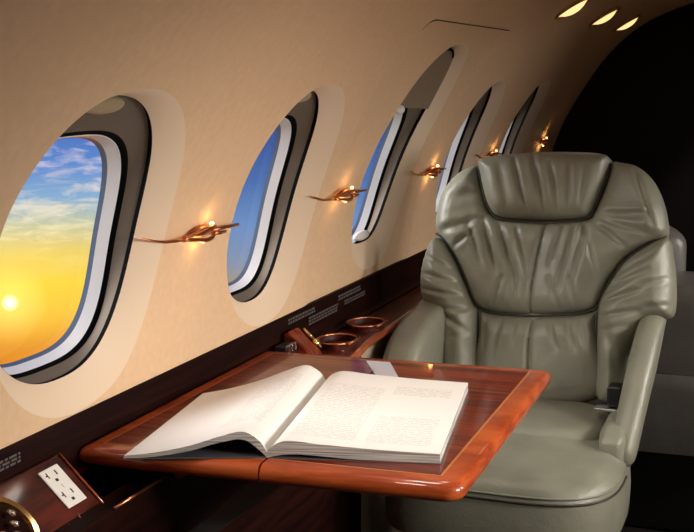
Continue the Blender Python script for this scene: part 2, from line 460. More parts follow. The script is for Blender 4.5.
# ------------------------------------------------------------------ ceiling lamps
SL = rad(59.0)*R0
def ceiling_lamp(Y, label, side=1, power=3.0):
    p = shell(Y, SL, 0, side); nrm = snorm(SL, side); t = Vector((0, 1, 0)); b = nrm.cross(t)
    root = thing('ceiling_light', label, 'ceiling light', p, 'reading lamps along the ceiling')
    Mx = Matrix.Translation(p) @ Matrix((b, t, nrm)).transposed().to_4x4()
    def el(prof, nm, mt):
        return lathe(nm, prof, mt, root, 36, Mx @ Matrix.Diagonal((1, 1, 1, 1)))
    el([(.066, -.004), (.066, .008), (.060, .012), (.053, .008), (.052, -.002)], 'bezel', M['gold'])
    el([(.0, .024), (.018, .022), (.034, .017), (.046, .010), (.0525, .003)], 'lens', M['lamp'])
    adopt(root)
    ld = bpy.data.lights.new('ceiling_lamp', 'AREA'); ld.shape = 'DISK'; ld.size = .09; ld.energy = power; ld.color = (1, .90, .78); ld.spread = rad(150)
    lo = bpy.data.objects.new('ceiling_lamp', ld); COL.objects.link(lo)
    lo.matrix_world = Matrix.Translation(p+nrm*.035) @ nrm.to_track_quat('-Z', 'Y').to_matrix().to_4x4()
    return root
for Y, lb in ((3.86, 'gold oval ceiling lamp, nearest and largest of the three in view'), (4.52, 'gold oval ceiling lamp, middle one of the three in view'),
              (5.14, 'gold oval ceiling lamp nearest the dark bulkhead, smallest of the three')): ceiling_lamp(Y, lb, 1, .12)
for Y in (1.10, 1.78, 2.46): ceiling_lamp(Y, 'gold oval ceiling lamp added above the table, out of view before the three in view', 1, 1.1)  # extra unseen lamps, added to brighten the lower wall and table
for Y in (1.28, 2.56): ceiling_lamp(Y, 'gold oval ceiling lamp added on the aisle side, out of view above the camera', -1, .25)  # unseen lamps added as extra light from the aisle side

# area lamps added outside the unseen aisle-side windows to stand in for daylight
for i, yc in enumerate(YC[:4]):
    ld = bpy.data.lights.new('aisle_side_fill', 'AREA'); ld.shape = 'RECTANGLE'; ld.size = .34; ld.size_y = .40; ld.energy = (7.5, 6.8, 4.2, 3.4)[i]; ld.color = (1, .93, .84); ld.spread = rad(85)
    lo = bpy.data.objects.new('aisle_side_fill', ld); COL.objects.link(lo)
    p = shell(yc, SC+.03, .16, -1); nrm = Vector((-1, 0, -.42)).normalized()      # tilted down to favour the lower left wall
    lo.matrix_world = Matrix.Translation(p) @ nrm.to_track_quat('-Z', 'Y').to_matrix().to_4x4()

# ------------------------------------------------------------------ wall sconces
def sconce(yc, label):
    root = thing('wall_sconce', label, 'wall lamp', shell(yc, .318), 'copper wall sconces between the windows')
    def q(y, ds, out): return shell(yc+y*(.84 if y > 0 else 1), .321+ds*.62, -out*.8)
    tube('rod', [q(-.172, .030, .004), q(-.125, .014, .006), q(-.085, .002, .008), q(-.05, -.001, .011), q(-.02, .0, .014)], [.0018, .0022, .0028, .0034, .004], M['copper'], root, 8)
    tube('collar', [q(-.022, .0, .014), q(-.010, .001, .015)], .0055, M['copper'], root, 10)
    up = [q(-.018, .001, .014), q(.015, .012, .018), q(.045, .024, .022), q(.075, .029, .024), q(.105, .022, .020), q(.125, .006, .012)]
    lo_ = [q(-.018, -.003, .014), q(.03, -.010, .020), q(.07, -.015, .025), q(.105, -.012, .022), q(.125, .0, .012)]
    tube('upper_leaf', spline(up, 5, False), [.0025+.0022*math.sin(PI*k/25) for k in range(26)], M['copper'], root, 8)
    tube('lower_leaf', spline(lo_, 5, False), [.0025+.002*math.sin(PI*k/20) for k in range(21)], M['copper'], root, 8)
    # cupped shell behind the bulb
    V, Fc = [], []
    for i in range(13):
        y = .0+.12*i/12
        hgt = .004+.017*math.sin(PI*i/12)
        for j in range(9):
            a = PI*j/8; V.append(q(y, .004+.003*math.sin(PI*i/12)+hgt*math.cos(a), .006+.012*math.sin(PI*i/12)*math.sin(a)))
    for i in range(12):
        for j in range(8): Fc.append((i*9+j, i*9+j+1, (i+1)*9+j+1, (i+1)*9+j))
    recalc(mk('shell_cup', V, Fc, M['copper'], root), 0)
    tube('tail', [q(.118, .004, .012), q(.16, .003, .011), q(.215, -.002, .009), q(.262, -.005, .008)], [.0042, .0042, .0036, .0028], M['copper'], root, 8)
    tube('tail_branch', [q(.120, -.006, .014), q(.155, -.013, .013), q(.195, -.016, .010)], [.004, .0038, .0028], M['copper'], root, 8)
    ellipsoid('bulb', q(.085, .034, .018), (0, .006, 0), (0, 0, .004), (.004, 0, 0), M['bulb'], root, 14, 8)
    ellipsoid('lower_bulb', q(.066, -.022, .018), (0, .006, 0), (0, 0, .004), (.004, 0, 0), M['bulb'], root, 14, 8)
    adopt(root)
    for nm, y, ds in (('sconce_glow', .085, .050), ('sconce_glow', .064, -.038)):
        ld = bpy.data.lights.new(nm, 'POINT'); ld.energy = .022 if ds > 0 else .032; ld.color = (1, .55, .18); ld.shadow_soft_size = .008
        lo = bpy.data.objects.new(nm, ld); COL.objects.link(lo); lo.location = q(y, ds, .024)
sconce(1.950, 'copper wall sconce between the nearest two windows, glowing over the open book')
sconce(2.718, 'copper wall sconce between the second window and the tall exit window')
sconce(3.478, 'copper wall sconce just beyond the tall exit window')
sconce(4.245, 'copper wall sconce half hidden above the headrest, between the two farthest windows')
sconce(5.190, 'copper wall sconce farthest along the wall, against the dark bulkhead')

# ------------------------------------------------------------------ side ledge
led = thing('side_ledge', 'dark glossy mahogany side ledge running along the wall under the windows', 'ledge', (-1.05, 3.0, 0))
sec = [(-1.106, .787), (-1.099, .7885), (-1.097, .783), (-1.096, .735), (-1.088, .702), (-1.078, .6955), (-1.115, .6955)]
prism('dado_panel', sec, 'y', .5, YF-.005, M['dado'], led)
prism('shelf_top', [(-1.075, 1.72), (-.948, 1.72), (-.936, 2.46), (-.974, 2.74), (-.987, 3.25), (-.987, YF-.005), (-1.075, YF-.005)], 'z', .672, .695, M['console'], led, .004)
tube('shelf_nosing', [(-.946, 1.72, .685), (-.934, 2.46, .685), (-.972, 2.74, .685), (-.985, 3.25, .685), (-.983, YF-.01, .685)], .011, M['wood_y'], led, 12)
prism('under_panel', [(-1.02, .8), (-.972, .8), (-.972, 2.40), (-.985, 2.745), (-1.02, 2.745)], 'z', .002, .671, M['dado'], led)
tube('lit_edge', [(-.971, 1.56, .675), (-.971, 1.715, .675)], .0026, M['copper'], led, 8)  # copper line standing for light caught along the ledge's lower edge
prism('shelf_front', [(-1.02, 2.75), (-.99, 2.75), (-1.005, 3.25), (-1.005, YF-.01), (-1.02, YF-.01)], 'z', .002, .673, M['lower'], led)
adopt(led)
def cup_ring(x, y, label):
    r = thing('cup_holder', label, 'cup holder', (x, y, .695), 'copper cup holders in the side ledge')
    Mx = Matrix.Translation((x, y, .695)) @ Matrix.Diagonal((1, 1.25, 1, 1))
    lathe('cup_wall', [(.049, .0), (.050, .015), (.045, .015), (.043, .001), (.0, .001)], M['console'], r, 40, Mx)
    tube('rim', [(x+.0475*math.cos(2*PI*k/40), y+.0595*math.sin(2*PI*k/40), .7105) for k in range(40)], .0028, M['copper'], r, 8, True)
    tube('clip', [(x+.047, y-.045, .7115), (x+.052, y-.025, .7145), (x+.054, y, .7155), (x+.052, y+.025, .7145)], .0025, M['copper'], r, 6)
    adopt(r)
cup_ring(-1.020, 2.665, 'nearer copper rimmed cup holder in the side ledge behind the table')
cup_ring(-1.022, 2.880, 'farther copper rimmed cup holder in the side ledge beside the seat')

# ------------------------------------------------------------------ sloped consoles
def slope_pt(u, y, h=0):     # u runs down the 43 degree slope from the dado, h lifts off it
    c, s_ = math.cos(rad(43)), math.sin(rad(43))
    return Vector((-1.088+u*c+h*s_, y, .742-u*s_+h*c))
con = thing('outlet_console', 'red mahogany sloped console at the near end of the ledge', 'console', (-1.05, 1.3, .55))
def slope_poly(u1): a = slope_pt(0, 0); b = slope_pt(u1, 0); return [(-1.10, .742), (a.x, a.z), (b.x, b.z), (b.x, .52), (-1.10, .52)]
prism('body', slope_poly(.135), 'y', .75, 1.585, M['console'], con, .003)
tube('lit_edge', [slope_pt(0, 1.585, .002), slope_pt(.133, 1.585, .002)], .0022, M['wood_y'], con, 6)  # lighter wood line standing for the lit end edge of the slope
tube('lower_bead', [slope_pt(.137, .76, 0), slope_pt(.137, 1.583, 0)], .004, M['wood_y'], con, 8)
adopt(con)
def slope_matrix(u, y, h=0):
    o = slope_pt(u, y, h); a = (slope_pt(u+1, y)-slope_pt(u, y)); n = (slope_pt(u, y, 1)-slope_pt(u, y))
    b = n.cross(a); return Matrix.Translation(o) @ Matrix((a, b, n)).transposed().to_4x4()
def xform(o, mx): o.data.transform(mx); o.data.update(); return o
# outlet plate: local x = down the slope, y = along the cabin
out = thing('power_outlet', 'white double power outlet plate on the sloped mahogany console', 'power outlet', slope_pt(.055, 1.537))
mo = slope_matrix(.050, 1.537)
xform(box('plate', (-.037, -.0255, 0), (.037, .0255, .0035), M['plate'], out, .0018), mo)
for sx in (-.019, .020):
    for nm, lo, hi in (('slot', (-.010, .007, 0), (-.0015, .0095, .0041)), ('slot', (-.0115, -.0145, 0), (-.0005, -.0125, .0041)),
                       ('slot', (-.0072, -.0185, 0), (-.0048, -.0130, .0041)), ('ground_hole', (.004, -.0050, 0), (.009, .0010, .0041))):
        xform(box(nm, (lo[0]+sx, lo[1], lo[2]), (hi[0]+sx, hi[1], hi[2]), M['slot'], out), mo)
xform(box('reset_button', (-.003, -.0015, .003), (.003, .0025, .0046), M['plate'], out, .0005), mo)
adopt(out)
# round brass control cluster
ctl = thing('control_dial', 'round brass bezel with chrome switches on the console beside the outlet', 'switch panel', slope_pt(.07, 1.375))
mc = slope_matrix(.066, 1.372)
lathe('bezel', [(.060, 0), (.060, .006), (.055, .010), (.048, .008), (.046, .002)], M['brass'], ctl, 48, mc)
lathe('dish', [(.047, .002), (.02, .0012), (.0, .0012)], M['dado'], ctl, 40, mc)
for i, (dx, dy) in enumerate(((-.018, .022), (-.002, .012), (.014, .002), (.004, -.020))):
    xform(tube('switch', [(dx, dy, .001), (dx, dy, .010), (dx+.008, dy-.003, .019)], [.006, .0055, .004], M['chrome'] if i < 3 else M['brass'], ctl, 10), mc)
adopt(ctl)
latch = thing('catch', 'small brass catch on the console just below the outlet', 'catch', slope_pt(.11, 1.50))
ml = slope_matrix(.112, 1.505)
xform(tube('hook', [(-.010, .014, .003), (0, .010, .004), (.006, .012, .003)], .0016, M['brass'], latch, 6), ml)
xform(tube('loop', [(-.004, -.020, .003), (.004, -.024, .004), (.010, -.018, .004), (.008, -.008, .003)], .0018, M['brass'], latch, 6), ml)
adopt(latch)
# far console (wedge behind the table) with brass fitting
fc = thing('switch_console', 'small red mahogany wedge console on the ledge behind the table', 'console', (-1.05, 2.53, .695))
xform(prism('body', [(-1.086, .696), (-1.090, .752), (-1.076, .758), (-1.022, .708), (-1.015, .696)], 'y', 2.50, 2.560, M['wood_x'], fc, .004), Matrix.Identity(4))
tube('brass_rod', [(-1.066, 2.566, .752), (-1.045, 2.566, .733), (-1.022, 2.566, .711)], .005, M['brass'], fc, 10)
ellipsoid('knob', (-1.034, 2.566, .722), (.010, 0, -.004), (0, .012, 0), (.003, 0, .009), M['brass'], fc, 14, 10)
adopt(fc)
so = thing('switch_plate', 'small dark switch plate with bright metal trim left of the wedge console', 'switch', (-1.07, 2.47, .71))
box('plate', (-1.082, 2.43, .700), (-1.052, 2.49, .738), M['black'], so, .003)
for k in range(3): box('toggle', (-1.056, 2.437+.018*k, .722), (-1.048, 2.447+.018*k, .741), M['chrome'], so, .002)
adopt(so)
# placards on the dado
def placard(name, y, z, w, h, rows, label):
    root = thing(name, label, 'placard', (-1.085, y, z))
    def P(u, v): x = -1.0975+(.783-v)*.02; return Vector((x+.0012, u, v))
    a = [P(y-w/2, z-h/2), P(y+w/2, z-h/2), P(y+w/2, z+h/2), P(y-w/2, z+h/2)]
    mk('backing', a+[p-Vector((.0012, 0, 0)) for p in a], [(0, 1, 2, 3), (4, 5, 1, 0), (2, 6, 7, 3)], M['dado'], root, False)
    rnd = random.Random(name+str(y))
    for r in range(rows):
        vz = z+h/2-(r+.5)*h/rows; V, Fc = [], []; yy = y-w/2
        while yy < y+w/2-.004:
            l = min(rnd.uniform(.006, .020), y+w/2-yy); b = len(V)
            V += [P(yy, vz-h/rows*.30)+Vector((.0006, 0, 0)), P(yy+l, vz-h/rows*.30)+Vector((.0006, 0, 0)), P(yy+l, vz+h/rows*.30)+Vector((.0006, 0, 0)), P(yy, vz+h/rows*.30)+Vector((.0006, 0, 0))]
            Fc.append((b, b+1, b+2, b+3)); yy += l+.004
        mk('text_line', V, Fc, M['print'], root, False)
    adopt(root)
placard('placard', 2.63, .771, .17, .016, 2, 'short grey placard print on the dark dado, left of the two along its top')
placard('placard', 2.77, .748, .20, .022, 3, 'larger grey placard print on the dado, lowest and broadest of the prints')
placard('placard', 2.96, .770, .17, .016, 2, 'grey placard print on the dado, farthest of the upper two')
placard('placard', 3.00, .750, .16, .014, 2, 'faint grey placard print on the dado just under the farthest upper one')
placard('placard', 1.45, .765, .09, .018, 3, 'small pale placard print on the dado above the near console')

# ------------------------------------------------------------------ folding table
ZT, TH = .735, .032
tb = thing('folding_table', 'glossy red mahogany folding table pulled out in front of the leather seat', 'table', (-.77, 2.05, .70))
A = Vector((-1.094, 1.646)); B = Vector((-.443, 1.684)); Cc = Vector((-.452, 2.452)); D = Vector((-1.094, 2.408))
SA = A.lerp(B, .497); SD = D.lerp(Cc, .450)
def round_poly(P, rs, seg=7):
    out = []; n = len(P)
    for i in range(n):
        p, a, b = P[i], P[i-1], P[(i+1) % n]; r = rs[i]
        if r == 0: out.append(p.copy()); continue
        u, v = (a-p).normalized(), (b-p).normalized(); ang = u.angle(v); d = r/math.tan(ang/2)
        cc = p+(u+v).normalized()*(r/math.sin(ang/2)); s, e = p+u*d-cc, p+v*d-cc
        for k in range(seg+1):
            t = k/seg; out.append(cc+(s.lerp(e, t)).normalized()*r)
    return out
def inset(P, ds):
    """move edge i (P[i]->P[i+1]) inward by ds[i] (counter-clockwise polygon)"""
    n = len(P); L = []
    for i in range(n):
        a, b = P[i], P[(i+1) % n]; t = (b-a).normalized(); nn = Vector((-t.y, t.x)); L.append((a+nn*ds[i], t))
    out = []
    for i in range(n):
        (p, t), (q, u) = L[i-1], L[i]; det = t.x*u.y-t.y*u.x; w = q-p
        out.append(p+t*((w.x*u.y-w.y*u.x)/det))
    return out
def leaf(poly, rs, ds, nm):
    out = round_poly(poly, rs); n = len(out)
    ins = inset(poly, ds)
    # bullnose frame: stacked outlines shrunk towards the inside
    V, Fc = [], []
    cen = sum((p for p in out), Vector((0, 0)))/n
    def shrink(k):   # by distance, but not across the fold side
        return round_poly(inset(poly, [k if d_ > .012 else min(k, .0012) for d_ in ds]), rs)
    levels = []
    for k in range(0, 10):
        a = -PI/2+PI*k/9; levels.append((shrink(.013*(1-math.cos(a))), ZT-TH/2+TH/2*math.sin(a)))
    for P, z in levels: V += [(p.x, p.y, z) for p in P]
    for j in range(len(levels)-1):
        for k in range(n): Fc.append((j*n+k, j*n+(k+1) % n, (j+1)*n+(k+1) % n, (j+1)*n+k))
    Fc.append(tuple(range(n-1, -1, -1))); Fc.append(tuple(range((len(levels)-1)*n, len(levels)*n)))
    fr = autosm(recalc(mk('leaf_frame', V, Fc, M['wood_edge'], tb)), 50)
    i2 = inset(ins, [-.004 if d_ > .012 else 0 for d_ in ds])
    prism('inlay_line', [tuple(p) for p in i2], 'z', ZT-.002, ZT+.0004, M['inlay'], fr, sm=False)
    prism('veneer', [tuple(p) for p in ins], 'z', ZT-.002, ZT+.0008, M['wood_x'], fr, sm=False)
    return fr
leaf([A, SA-Vector((.001, 0)), SD-Vector((.001, 0)), D], [.007, 0, 0, .012], [.034, .0015, .034, .034], 'wall')
leaf([SA+Vector((.001, 0)), B, Cc, SD+Vector((.001, 0))], [0, .030, .020, 0], [.040, .044, .034, .0015], 'aisle')
hp = [onZ(*p, ZT) for p in ((366, 361.5), (390, 363), (399, 379), (377, 378))]  # thin pale four-sided plate at the table's back edge
prism('back_edge_plate', [(p.x, p.y) for p in hp], 'z', ZT-.001, ZT+.0022, M['pale_plate'], tb, sm=False)
prism('support_arm', [(-1.02, .50), (-.98, .50), (-.74, .698), (-.80, .698)], 'y', 1.74, 1.78, M['arm'], tb, .004)
adopt(tb)

# ------------------------------------------------------------------ open book
bk = thing('open_book', 'thick open book with white pages lying on the mahogany table', 'book', onZ(268, 456, ZT))
ZB = ZT+.001
s0, s1 = onZ(267, 458, ZB), onZ(326, 385, ZB)
l0, l1 = onZ(124, 459, ZB), onZ(203, 396, ZB)
r0, r1 = onZ(440, 464, ZB), onZ(468, 391, ZB)
def interp(tab, x):
    n = len(tab)
    for i in range(n-1):
        (a, va), (b, vb) = tab[i], tab[i+1]
        if x <= b or i == n-2:
            sl = lambda k: (tab[min(k+1, n-1)][1]-tab[max(k-1, 0)][1])/(tab[min(k+1, n-1)][0]-tab[max(k-1, 0)][0])
            h = b-a; t = (x-a)/h; m0, m1 = sl(i)*h, sl(i+1)*h
            return (2*t**3-3*t*t+1)*va+(t**3-2*t*t+t)*m0+(-2*t**3+3*t*t)*vb+(t**3-t*t)*m1
def page_block(nm, e0, e1, top, bot, mat, n=48, m=14, far=1.0):
    """a from spine to fore-edge, b from near edge to far edge; top/bot give height profiles"""
    V, Fc, UV = [], [], []
    def P(a, b, tab):
        p = s0.lerp(s1, b).lerp(e0.lerp(e1, b), a); return Vector((p.x, p.y, ZB+interp(tab, a)))
    for j in range(m+1):
        for i in range(n+1): V.append(P(i/n, j/m, top)); UV.append((i/n, j/m))
    for j in range(m):
        for i in range(n): k = j*(n+1)+i; Fc.append((k, k+1, k+n+2, k+n+1))
    pg = mk(nm, V, Fc, mat, bk); uvl = pg.data.uv_layers.new(name='uv')
    for lp in pg.data.loops: uvl.data[lp.index].uv = UV[lp.vertex_index]
    # edges of the stack
    V2, F2 = [], []
    K = 5
    def strip(pts):
        base = len(V2); w = len(pts)
        for q in range(K+1):
            for a, b in pts: V2.append(P(a, b, top).lerp(P(a, b, bot), q/K)-Vector((0, 0, .0002)))
        for q in range(K):
            for i in range(w-1): F2.append((base+q*w+i, base+q*w+i+1, base+(q+1)*w+i+1, base+(q+1)*w+i))
    strip([(i/n, 0) for i in range(n+1)]); strip([(1, j/m) for j in range(m+1)]); strip([(1-i/n, 1) for i in range(n+1)])
    mk(nm+'_edges', V2, F2, M['edges'], bk)
    V3 = [P(i/n, j/m, bot) for j in range(m+1) for i in range(n+1)]
    mk(nm+'_underside', V3, [tuple(reversed(f)) for f in Fc], M['edges'], bk)
    o = recalc(pg, 0); return o
page_block('left_pages', l0, l1, [(0, .010), (.05, .028), (.16, .044), (.32, .037), (.55, .021), (.80, .010), (1, .0055)],
           [(0, .001), (.05, .013), (.16, .031), (.32, .027), (.55, .0125), (.80, .0035), (1, .0015)], M['page_l'])
page_block('right_pages', r0, r1, [(0, .010), (.04, .022), (.12, .030), (.30, .026), (.65, .020), (1, .0165)],
           [(0, .001), (.08, .006), (.2, .008), (.5, .003), (1, .0012)], M['page_r'])
cl = s0.lerp(l0, 1.008); cl1 = s1.lerp(l1, 1.008); cr = s0.lerp(r0, 1.006); cr1 = s1.lerp(r1, 1.006)
prism('cover', [(p.x, p.y) for p in (cl, s0, cr, cr1, s1, cl1)], 'z', ZT+.0008, ZT+.0020, M['cover'], bk, sm=False)
adopt(bk)

# ------------------------------------------------------------------ leather seat
ch = thing('cabin_armchair', 'olive grey leather cabin seat facing the table, with padded headrest and armrests', 'seat', (-.61, 3.0, 0))
TILT = rad(12); BY, BZ = 3.10, .45
NB_ = Vector((0, -math.cos(TILT), math.sin(TILT))); UB = Vector((0, math.sin(TILT), math.cos(TILT)))
def bk_uv(px, py):
    p = hit(px, py, (0, BY, BZ), NB_); return Vector((p.x, (p-Vector((0, BY, BZ))).dot(UB)))
def cr6(p): return bk_uv(360+p[0]/2.078, 120+p[1]/2.078)
def seg_dist(p, a, b):
    ab = b-a; t = max(0, min(1, (p-a).dot(ab)/ab.length_squared)); return (p-(a+ab*t)).length, t
def panel(nm, pts, H, rnd, base, folds=(), seam=(), mat=None, step=.0055, per=5, back=-.05, bulge=None, seed=0):
    out = spline([cr6(p) for p in pts], per); n = len(out)
    # resample the outline evenly
    L = [0]
    for i in range(n): L.append(L[-1]+(out[(i+1) % n]-out[i]).length)
    cnt = int(L[-1]/step); poly = []
    j = 0
    for k in range(cnt):
        s = L[-1]*k/cnt
        while L[j+1] < s: j += 1
        t = (s-L[j])/(L[j+1]-L[j]); poly.append(out[j].lerp(out[(j+1) % n], t))
    xs = [p.x for p in poly]; ys = [p.y for p in poly]
    def inside(p):
        c = False
        for i in range(len(poly)):
            a, b = poly[i-1], poly[i]
            if (a.y > p.y) != (b.y > p.y) and p.x < (b.x-a.x)*(p.y-a.y)/(b.y-a.y)+a.x: c = not c
        return c
    def bd(p): return min(seg_dist(p, poly[i-1], poly[i])[0] for i in range(len(poly)))
    verts = list(poly); dist = [0.0]*len(poly)
    # offset rows close to the border give the rounded edge
    y = min(ys); r = 0
    while y < max(ys):
        x = min(xs)+(step/2 if r % 2 else 0)
        while x < max(xs):
            p = Vector((x, y))
            if inside(p):
                d = bd(p)
                if d > step*.6: verts.append(p); dist.append(d)
            x += step
        y += step*.87; r += 1
    res = delaunay_2d_cdt(verts, [(i, (i+1) % cnt) for i in range(cnt)], [], 1, 1e-7)
    vv, ff = res[0], res[2]
    FS = [(cr6(a), cr6(b), w*.85/1000.0, d*2.3/1000.0) for a, b, w, d in folds]
    SS = [[cr6(p) for p in s] for s in seam]
    V = []
    for p in vv:
        p = Vector(p); d = bd(p)
        t = min(1, d/rnd); h = H*math.sqrt(max(0, 1-(1-t)**2))
        if bulge: h += bulge(p)*min(1, d/.05)
        fade = min(1, d/.016)
        for a, b, w, dep in FS:
            q, t2 = seg_dist(p, a, b)
            if q < w*4: h -= dep*fade*(math.exp(-(q/w)**2)-.45*math.exp(-((q-w*1.9)/(w*1.2))**2))*(math.sin(PI*min(1, .12+.88*t2))**.6 if t2 < 1 else .1)
        for s in SS:
            q = min(seg_dist(p, s[i], s[i+1])[0] for i in range(len(s)-1))
            h -= .011*math.exp(-(q/.0045)**2)+.006*math.exp(-(q/.016)**2)
        h += fade*.0022*noise.noise(Vector((p.x*14+seed, p.y*9, seed)))+fade*.0010*noise.noise(Vector((p.x*40+seed, p.y*26, seed)))
        V.append(Vector((p.x, BY, BZ))+Vector((0, UB.y*p.y, UB.z*p.y))+NB_*(base+h))
    Fc = [tuple(f) for f in ff]
    # skirt from the outline back to the shell
    nb = len(V)
    for k in range(cnt):
        p = Vector(vv[k]); V.append(Vector((p.x, BY, BZ))+Vector((0, UB.y*p.y, UB.z*p.y))+NB_*back)
    for k in range(cnt): Fc.append((k, (k+1) % cnt, nb+(k+1) % cnt, nb+k))
    return autosm(recalc(mk(nm, V, Fc, mat or M['leather'], ch), 0), 75)
HEAD = [(252, 88), (275, 79), (320, 74), (380, 70), (450, 70), (500, 73), (521, 83), (514, 118), (500, 155), (486, 186), (474, 202), (440, 207), (390, 209), (330, 207), (292, 202), (275, 185), (264, 155), (256, 120)]
SHIELD = [(248, 96), (225, 101), (200, 117), (175, 148), (163, 185), (160, 222), (176, 247), (204, 290), (225, 340), (243, 383), (272, 398), (330, 404), (365, 405), (430, 403), (478, 396), (496, 382), (515, 341), (550, 292), (592, 262), (636, 241), (637, 205), (626, 160), (605, 120), (575, 97), (545, 90), (527, 90), (519, 118), (505, 158), (490, 190), (477, 207), (440, 212), (390, 214), (330, 212), (288, 207), (270, 188), (259, 156), (251, 122)]
BOLL = [(158, 246), (143, 272), (132, 315), (131, 350), (138, 378), (163, 402), (168, 440), (168, 500), (172, 580), (246, 580), (246, 480), (247, 400), (240, 385), (222, 343), (200, 293), (176, 253)]
BOLR = [(640, 246), (650, 285), (655, 340), (653, 395), (640, 413), (600, 420), (575, 455), (556, 500), (548, 580), (497, 580), (495, 500), (496, 420), (499, 386), (518, 345), (553, 296), (594, 266)]
LOWR = [(252, 396), (275, 403), (330, 408), (365, 409), (430, 407), (480, 400), (491, 395), (492, 440), (492, 580), (249, 580), (249, 440)]
hf = [((330, 88), (352, 196), 9, 3.6), ((368, 80), (392, 200), 10, 3.8), ((404, 95), (420, 195), 9, 3.0), ((300, 100), (318, 190), 12, 2.0), ((446, 92), (440, 190), 11, 2.0), ((478, 100), (462, 190), 9, 1.6), ((345, 150), (362, 205), 6, 2.0)]
sf = [((262, 208), (292, 330), 11, 4.5), ((292, 210), (330, 340), 11, 4.5), ((328, 212), (352, 330), 9, 3.2), ((430, 212), (400, 310), 9, 3.6), ((452, 211), (412, 370), 9, 4.0), ((478, 208), (440, 350), 10, 3.6),
      ((232, 220), (262, 300), 9, 3.0), ((180, 232), (262, 205), 12, 3.2), ((196, 270), (250, 225), 8, 2.6), ((488, 205), (612, 240), 8, 3.0), ((492, 200), (612, 200), 12, 3.0), ((492, 215), (560, 270), 9, 3.0), ((470, 222), (500, 330), 8, 2.6),
      ((330, 300), (330, 400), 8, 2.0), ((300, 330), (280, 395), 8, 2.6), ((400, 330), (420, 400), 8, 2.2), ((440, 330), (455, 395), 8, 2.4), ((258, 150), (190, 170), 16, 2.0), ((575, 110), (618, 235), 7, 2.6), ((540, 180), (612, 178), 6, 2.0)]
blf = [((150, 285), (205, 318), 8, 2.8), ((140, 320), (222, 345), 9, 3.2), ((138, 352), (235, 372), 7, 3.0), ((150, 390), (240, 396), 7, 3.0), ((180, 400), (235, 440), 9, 3.0), ((175, 460), (240, 440), 8, 2.0), ((205, 410), (205, 520), 14, 2.2)]
brf = [((512, 380), (600, 350), 8, 3.4), ((520, 350), (615, 310), 9, 2.8), ((535, 325), (625, 275), 8, 2.4), ((505, 410), (590, 395), 8, 3.4), ((504, 440), (570, 425), 8, 2.4), ((590, 345), (648, 330), 7, 1.8), ((515, 420), (540, 520), 12, 2.0), ((600, 390), (648, 385), 7, 1.8)]
lf = [((300, 408), (280, 500), 9, 3.0), ((330, 409), (322, 470), 7, 2.2), ((268, 402), (262, 480), 8, 2.4), ((395, 408), (415, 480), 8, 3.0), ((430, 407), (452, 480), 8, 3.0), ((460, 404), (474, 470), 7, 2.6)]
zc = bk_uv(540, 300).x
panel('headrest', HEAD, .036, .040, .030, hf, seed=1, back=-.04, bulge=lambda p: .006)
panel('upper_backrest', SHIELD, .032, .038, .010, sf, [[(390, 211), (382, 250), (371, 300), (362, 350), (358, 404)]], seed=2,
      bulge=lambda p: .030*smooth(.16, .34, abs(p.x-zc))+.010*math.cos(min(PI/2, abs(p.x-zc)*6)))
panel('side_bolster', BOLL, .040, .045, .022, blf, seed=3, bulge=lambda p: .018)
panel('side_bolster', BOLR, .040, .045, .022, brf, seed=4, bulge=lambda p: .018)
panel('lower_backrest', LOWR, .030, .034, .004, lf, [[(364, 409), (356, 460), (352, 580)]], seed=5, bulge=lambda p: .014)
# dark welted seams; their colour also deepens the shade in the cushion valleys
def seam_line(pts, w=.014, r=.0026):
    q = spline([cr6(p) for p in pts], 6, False)
    tube('seam', [Vector((p.x, BY, BZ))+Vector((0, UB.y*p.y, UB.z*p.y))+NB_*w for p in q], [r*.6]+[r]*(len(q)-2)+[r*.6], M['piping'], ch, 8)
seam_line([(249, 100), (255, 128), (262, 158), (273, 186), (290, 205), (330, 210), (390, 212), (440, 210), (476, 205), (488, 188), (502, 157), (516, 118), (523, 92)], .026)
seam_line([(160, 236), (177, 250), (202, 292), (223, 342), (242, 385), (272, 400), (330, 406), (365, 407), (430, 405), (479, 398), (498, 384), (516, 343), (552, 294), (593, 264), (638, 244)], .018)
seam_line([(247, 398), (247.5, 480), (248, 575)], .012); seam_line([(493.5, 398), (493.5, 480), (494, 575)], .012)
# outer shell behind the cushions
def grow(pts, k):
    o = []
    c = Vector((405, 330))
    for p in pts: v = Vector(p)-c; o.append(c+v*k)
    return o
SHELL = [(252, 88), (320, 76), (450, 72), (520, 84), (548, 90), (580, 100), (606, 122), (627, 162), (638, 205), (642, 245), (651, 290), (653, 345), (640, 400), (580, 430), (545, 470), (530, 570), (190, 570), (175, 430), (134, 378), (131, 320), (142, 270), (158, 240), (161, 205), (165, 180), (176, 148), (200, 117), (226, 100)]
sp = spline([cr6(p) for p in grow(SHELL, .985)], 5)
V, Fc = [], []; n = len(sp); lv = [(1.0, .012), (1.0, -.05), (.985, -.085), (.94, -.11), (.80, -.125)]
cc = sum((p for p in sp), Vector((0, 0)))/n
for k, w in lv:
    for p in sp:
        q = cc+(p-cc)*k; V.append(Vector((q.x, BY, BZ))+Vector((0, UB.y*q.y, UB.z*q.y))+NB_*w)
for j in range(len(lv)-1):
    for i in range(n): Fc.append((j*n+i, j*n+(i+1) % n, (j+1)*n+(i+1) % n, (j+1)*n+i))
Fc.append(tuple(range((len(lv)-1)*n, len(lv)*n))); Fc.append(tuple(range(n)))
autosm(recalc(mk('back_shell', V, Fc, M['leather'], ch)), 60)

